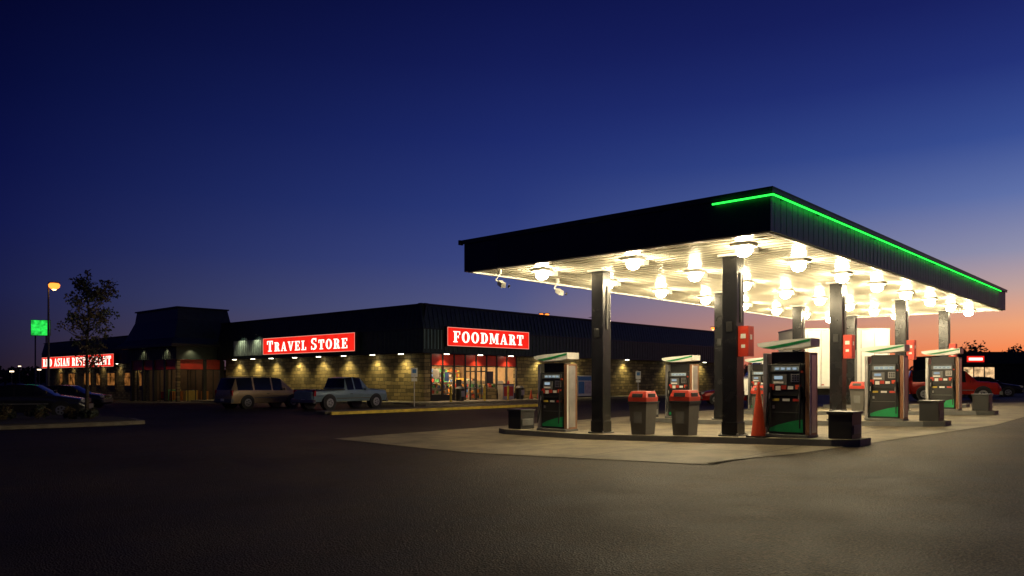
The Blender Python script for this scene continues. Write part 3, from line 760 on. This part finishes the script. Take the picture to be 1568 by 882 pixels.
for xx in(-1.2,3.4):
    for s in(-1,1): b.cyl((xx,s*.8,.45),(xx,s*1.05,.45),.45,.45,TIRE,20); b.cyl((xx,s*1.05,.45),(xx,s*1.06,.45),.26,.24,RIM,16)
b.make('wheels',parent=tr)

# ---------------------------------------------------------------- street lamps, tall sign
def lamp(x,y,h,two=False,rz=0,k=1):
    root=empty('street_lamp',(x,y,Gw(x,y)),rz)
    b=MB(); b.cyl((0,0,0),(0,0,.7),.3,.3,KERB,14); b.cyl((0,0,.7),(0,0,h),.11,.06,GRY,10)
    for s in ((-1,1) if two else (1,)):
        b.cyl((0,0,h-.05),(s*.4,0,h+.02),.04,.04,GRY,8); b.box((s*.45,0,h+.07),(.7,.4,.10),GRY)
    b.make('pole_and_arm',parent=root)
    b=MB()
    for s in ((-1,1) if two else (1,)):
        for (r0,z0),(r1,z1) in zip([(.24,0),(.33,-.10),(.30,-.24),(.18,-.34)],[(.33,-.10),(.30,-.24),(.18,-.34),(.03,-.38)]):
            b.cyl((s*.45,0,h+.02+z0*k),(s*.45,0,h+.02+z1*k),r0*k,r1*k,SODI,14,cap=False)
        b.cyl((s*.45,0,h-.38*k+.02),(s*.45,0,h-.44*k+.02),.14*k,.05*k,SODC,12)
    b.make('lamp_lens',parent=root)
lamp(-36.4,60,9.5,rz=0,k=1.25); lamp(4.7,112,11.6,True,rz=.3); lamp(-35,112,10.8,True,rz=.2); lamp(31.5,118,9.8,True)
b=MB(); GS=emi('green_sign_face',(.03,.9,.10),.8,.6)
b.bx(-1.7,1.7,-.2,.2,10.9,14.0,BLK); b.bx(-1.62,1.62,-.22,-.201,10.98,13.92,GS)
for x in(-.95,.95): b.cyl((x,0,0),(x,0,10.9),.16,.13,GRY,10)
b.make('roadside_pole_sign',loc=(-92.5,150,-.8),rz=.25)

# ---------------------------------------------------------------- vegetation
def leaves(b,c,r,n,s,m,flat=1):
    for _ in range(n):
        while True:
            p=Vector((U(-1,1),U(-1,1),U(-1,1)))
            if p.length<1: break
        p=Vector((p.x*r[0],p.y*r[1],p.z*r[2]))+Vector(c)
        a=Vector((U(-1,1),U(-1,1),U(-1,1))).normalized(); t=a.orthogonal().normalized(); k=U(.6,1.3)*s
        b.add([p-a*k,p-t*k*.5,p+a*k,p+t*k*.5],[(0,1,2,3)],m)
def tree(name,x,y,h,cw,trunk_h,seed,nl=45,ls=.07):
    random.seed(seed); b=MB(); z0=Gw(x,y); pr=(0,0,0); rr=.085*h/6
    n=9
    for k in range(1,n+1):
        t=k/n; p=(U(-.05,.05)*h/6,U(-.05,.05)*h/6,h*.93*t); b.cyl(pr,p,rr*(1-.9*(k-1)/n),rr*(1-.9*k/n),BARK,8,cap=False); pr=p
    for q in range(40):
        t=U(trunk_h/h,.92); zc=h*.93*t; a=U(0,6.28)
        prof=math.sin(math.pi*min(1,max(.08,(t-trunk_h/h*.85)/(1-trunk_h/h*.85))))**.7
        ln=cw*prof*U(.55,1.15); s0=Vector((0,0,zc)); e=Vector((math.cos(a)*ln,math.sin(a)*ln,zc+ln*U(.5,1.0)))
        mid=(s0+e)/2+Vector((0,0,-.08*ln)); b.cyl(s0,mid,.022*h/6,.014*h/6,BARK,5,cap=False); b.cyl(mid,e,.014*h/6,.005,BARK,5,cap=False)
        for w in range(3):
            f=U(.4,1); c=s0.lerp(e,f); d=c+Vector((U(-.3,.3),U(-.3,.3),U(.05,.35)))*h/6; b.cyl(c,d,.008,.003,BARK,4,cap=False)
            leaves(b,d,(.20*h/6,.20*h/6,.19*h/6),nl//3,ls,random.choice([LEAF,LEAF,LEAFD]))
        leaves(b,e,(.24*h/6,.24*h/6,.22*h/6),nl//2,ls,random.choice([LEAF,LEAFD]))
    leaves(b,(0,0,h*.95),(.15,.15,.35),40,ls,LEAF)
    b.make(name,loc=(x,y,z0),recalc=False)
tree('young_tree',-17.0,30.6,6.0,1.0,2.0,3,nl=40,ls=.068)
random.seed(11)
b=MB()
poly=[(-13.4,27.9),(-14.2,26.7),(-16.6,24.6),(-21,21.2),(-27,22),(-29,29),(-23,32.0),(-18,32.0),(-14.6,29.6)]
b.prism(poly,'z',-.1,.13,KERB)
ctr=(-19.5,27.5); inner=[(ctr[0]+(p[0]-ctr[0])*.95,ctr[1]+(p[1]-ctr[1])*.94) for p in poly]
b.prism(inner,'z',.131,.16,MULCH); b.make('planting_island',bevel=.01)
def shrub(x,y,r,h):
    b=MB(); 
    for k in range(7): a=U(0,6.3); b.cyl((0,0,0),(math.cos(a)*r*.6,math.sin(a)*r*.6,h*.8),.015,.006,BARK,5)
    for k in range(12): leaves(b,(U(-.6,.6)*r,U(-.6,.6)*r,U(.25,.8)*h),(.3*r,.3*r,.28*h),70,.05,random.choice([LEAFD,LEAF]))
    b.make('shrub',loc=(x,y,.15),recalc=False)
for p in [(-17.5,28.2,.5,.55),(-18.4,27.6,.6,.6),(-16.4,28.6,.4,.45),(-19.6,28.5,.6,.7),(-15.7,28.4,.35,.4),(-18.9,26.2,.45,.5)]: shrub(*p)
# distant tree line
b=MB()
def clump(x,y,w,h):
    for k in range(5): leaves(b,(x+U(-.4,.4)*w,y,h*U(.25,.72)),(w*.35,w*.3,h*.27),70,.55,LEAFD)
    b.cyl((x,y,-1),(x,y,h*.6),.25,.12,BARK,5,cap=False)
for px in range(-40,1460,16):
    D=230+U(-10,25); clump((px-784)/1170*D,D,U(7,11),U(4,8))
for px,hh in [(1472,6),(1488,11),(1497,13.5),(1503,11),(1516,8),(1530,10),(1543,14.5),(1550,13),(1562,13.5),(1580,13),(1600,12),(1630,14),(1670,10)]:
    clump((px-784)/1170*210,210+U(-5,5),6.5 if hh>10 else 9,hh)
b.make('distant_trees',recalc=False)
# far store on the right
fs=empty('distant_store',(0,0,0),0)
fs.location=(56.5,90,.5)
b=MB(); b.bx(-4.0,16,0,10,-1,4.0,DKR); b.bx(-4.3,16.3,-.8,-.01,2.9,4.3,DKG); b.make('shell',parent=fs)
b=MB(); b.bx(-3.4,-1.4,-.86,-.81,3.1,3.8,SRED); b.bx(-3.2,-1.6,-.88,-.861,3.3,3.6,SWH); b.make('store_sign_panel',parent=fs)
b=MB(); WN=emi('shop_window_glow',(1,.62,.3),.75,.9)
for k in range(3): b.bx(-3.3+k*1.25,-2.2+k*1.25,-.03,-.011,.4,2.5,WN)
b.make('lit_windows',parent=fs)
for (px,D,h) in [(18,120,3.2),(60,130,3.6),(30,180,5),(1462,95,2.4)]:
    b=MB(); b.cyl((0,0,0),(0,0,h),.06,.04,GRY,6); b.box((0,0,h+.1),(.5,.3,.2),emi('small_lamp',(1,.75,.5),3)); b.make('area_light_post',loc=((px-784)/1170*D,D,-.5))

# ---------------------------------------------------------------- sky
w=bpy.data.worlds.new('World'); sc.world=w; w.use_nodes=True; nt=w.node_tree; L=nt.links.new
bg=nt.nodes['Background']; tc=nt.nodes.new('ShaderNodeTexCoord')
nm=nt.nodes.new('ShaderNodeVectorMath'); nm.operation='NORMALIZE'; L(tc.outputs['Generated'],nm.inputs[0])
sx=nt.nodes.new('ShaderNodeSeparateXYZ'); L(nm.outputs[0],sx.inputs[0])
z2=nt.nodes.new('ShaderNodeMath'); z2.operation='MULTIPLY'; z2.inputs[1].default_value=2; z2.use_clamp=True; L(sx.outputs[2],z2.inputs[0])
def lin(c): 
    c=c/255; return c/12.92 if c<=.04045 else ((c+.055)/1.055)**2.4
def ramp(st):
    r=nt.nodes.new('ShaderNodeValToRGB'); e=r.color_ramp.elements
    while len(e)>1: e.remove(e[-1])
    for i,(p,c) in enumerate(st):
        q=e[0] if i==0 else e.new(p*2)
        q.position=p*2; q.color=(*[lin(k) for k in c],1)
    L(z2.outputs[0],r.inputs[0]); return r
rL=ramp([(0,(36,26,36)),(.04,(33,30,56)),(.10,(27,31,72)),(.17,(18,24,73)),(.24,(11,17,66)),(.32,(6,11,54)),(.42,(3,5,38)),(.5,(2,3,28))])
rM=ramp([(0,(140,95,94)),(.05,(104,94,117)),(.09,(84,89,130)),(.15,(60,72,130)),(.22,(42,57,121)),(.30,(29,42,107)),(.38,(20,29,88)),(.46,(12,18,70)),(.5,(9,13,60))])
rR=ramp([(0,(240,106,46)),(.03,(252,138,80)),(.06,(242,164,118)),(.10,(194,162,156)),(.14,(144,144,172)),(.20,(94,112,168)),(.26,(56,78,147)),(.33,(35,50,120)),(.40,(24,33,97)),(.5,(14,20,74))])
cb=nt.nodes.new('ShaderNodeCombineXYZ'); L(sx.outputs[0],cb.inputs[0]); L(sx.outputs[1],cb.inputs[1])
nn=nt.nodes.new('ShaderNodeVectorMath'); nn.operation='NORMALIZE'; L(cb.outputs[0],nn.inputs[0])
dt=nt.nodes.new('ShaderNodeVectorMath'); dt.operation='DOT_PRODUCT'; L(nn.outputs[0],dt.inputs[0]); dt.inputs[1].default_value=(math.sin(math.radians(42)),math.cos(math.radians(42)),0)
ac=nt.nodes.new('ShaderNodeMath'); ac.operation='ARCCOSINE'; L(dt.outputs['Value'],ac.inputs[0])
def mr(a,c):
    m=nt.nodes.new('ShaderNodeMapRange'); m.inputs['From Min'].default_value=math.radians(a); m.inputs['From Max'].default_value=math.radians(c)
    L(ac.outputs[0],m.inputs['Value']); return m
m1=mr(8,42); m2=mr(42,76)
x1=nt.nodes.new('ShaderNodeMix'); x1.data_type='RGBA'; L(m1.outputs['Result'],x1.inputs[0]); L(rR.outputs['Color'],x1.inputs[6]); L(rM.outputs['Color'],x1.inputs[7])
x2=nt.nodes.new('ShaderNodeMix'); x2.data_type='RGBA'; L(m2.outputs['Result'],x2.inputs[0]); L(x1.outputs[2],x2.inputs[6]); L(rL.outputs['Color'],x2.inputs[7])
L(x2.outputs[2],bg.inputs[0]); bg.inputs[1].default_value=1.0

# ---------------------------------------------------------------- camera
cam=bpy.data.cameras.new('camera'); co=bpy.data.objects.new('camera',cam); sc.collection.objects.link(co)
cam.sensor_width=36; cam.lens=1170/1568*36; cam.shift_y=139/1568; cam.clip_end=6000; cam.clip_start=.1
co.location=(0,0,1.65); co.rotation_euler=(math.pi/2,0,0)
sc.camera=co
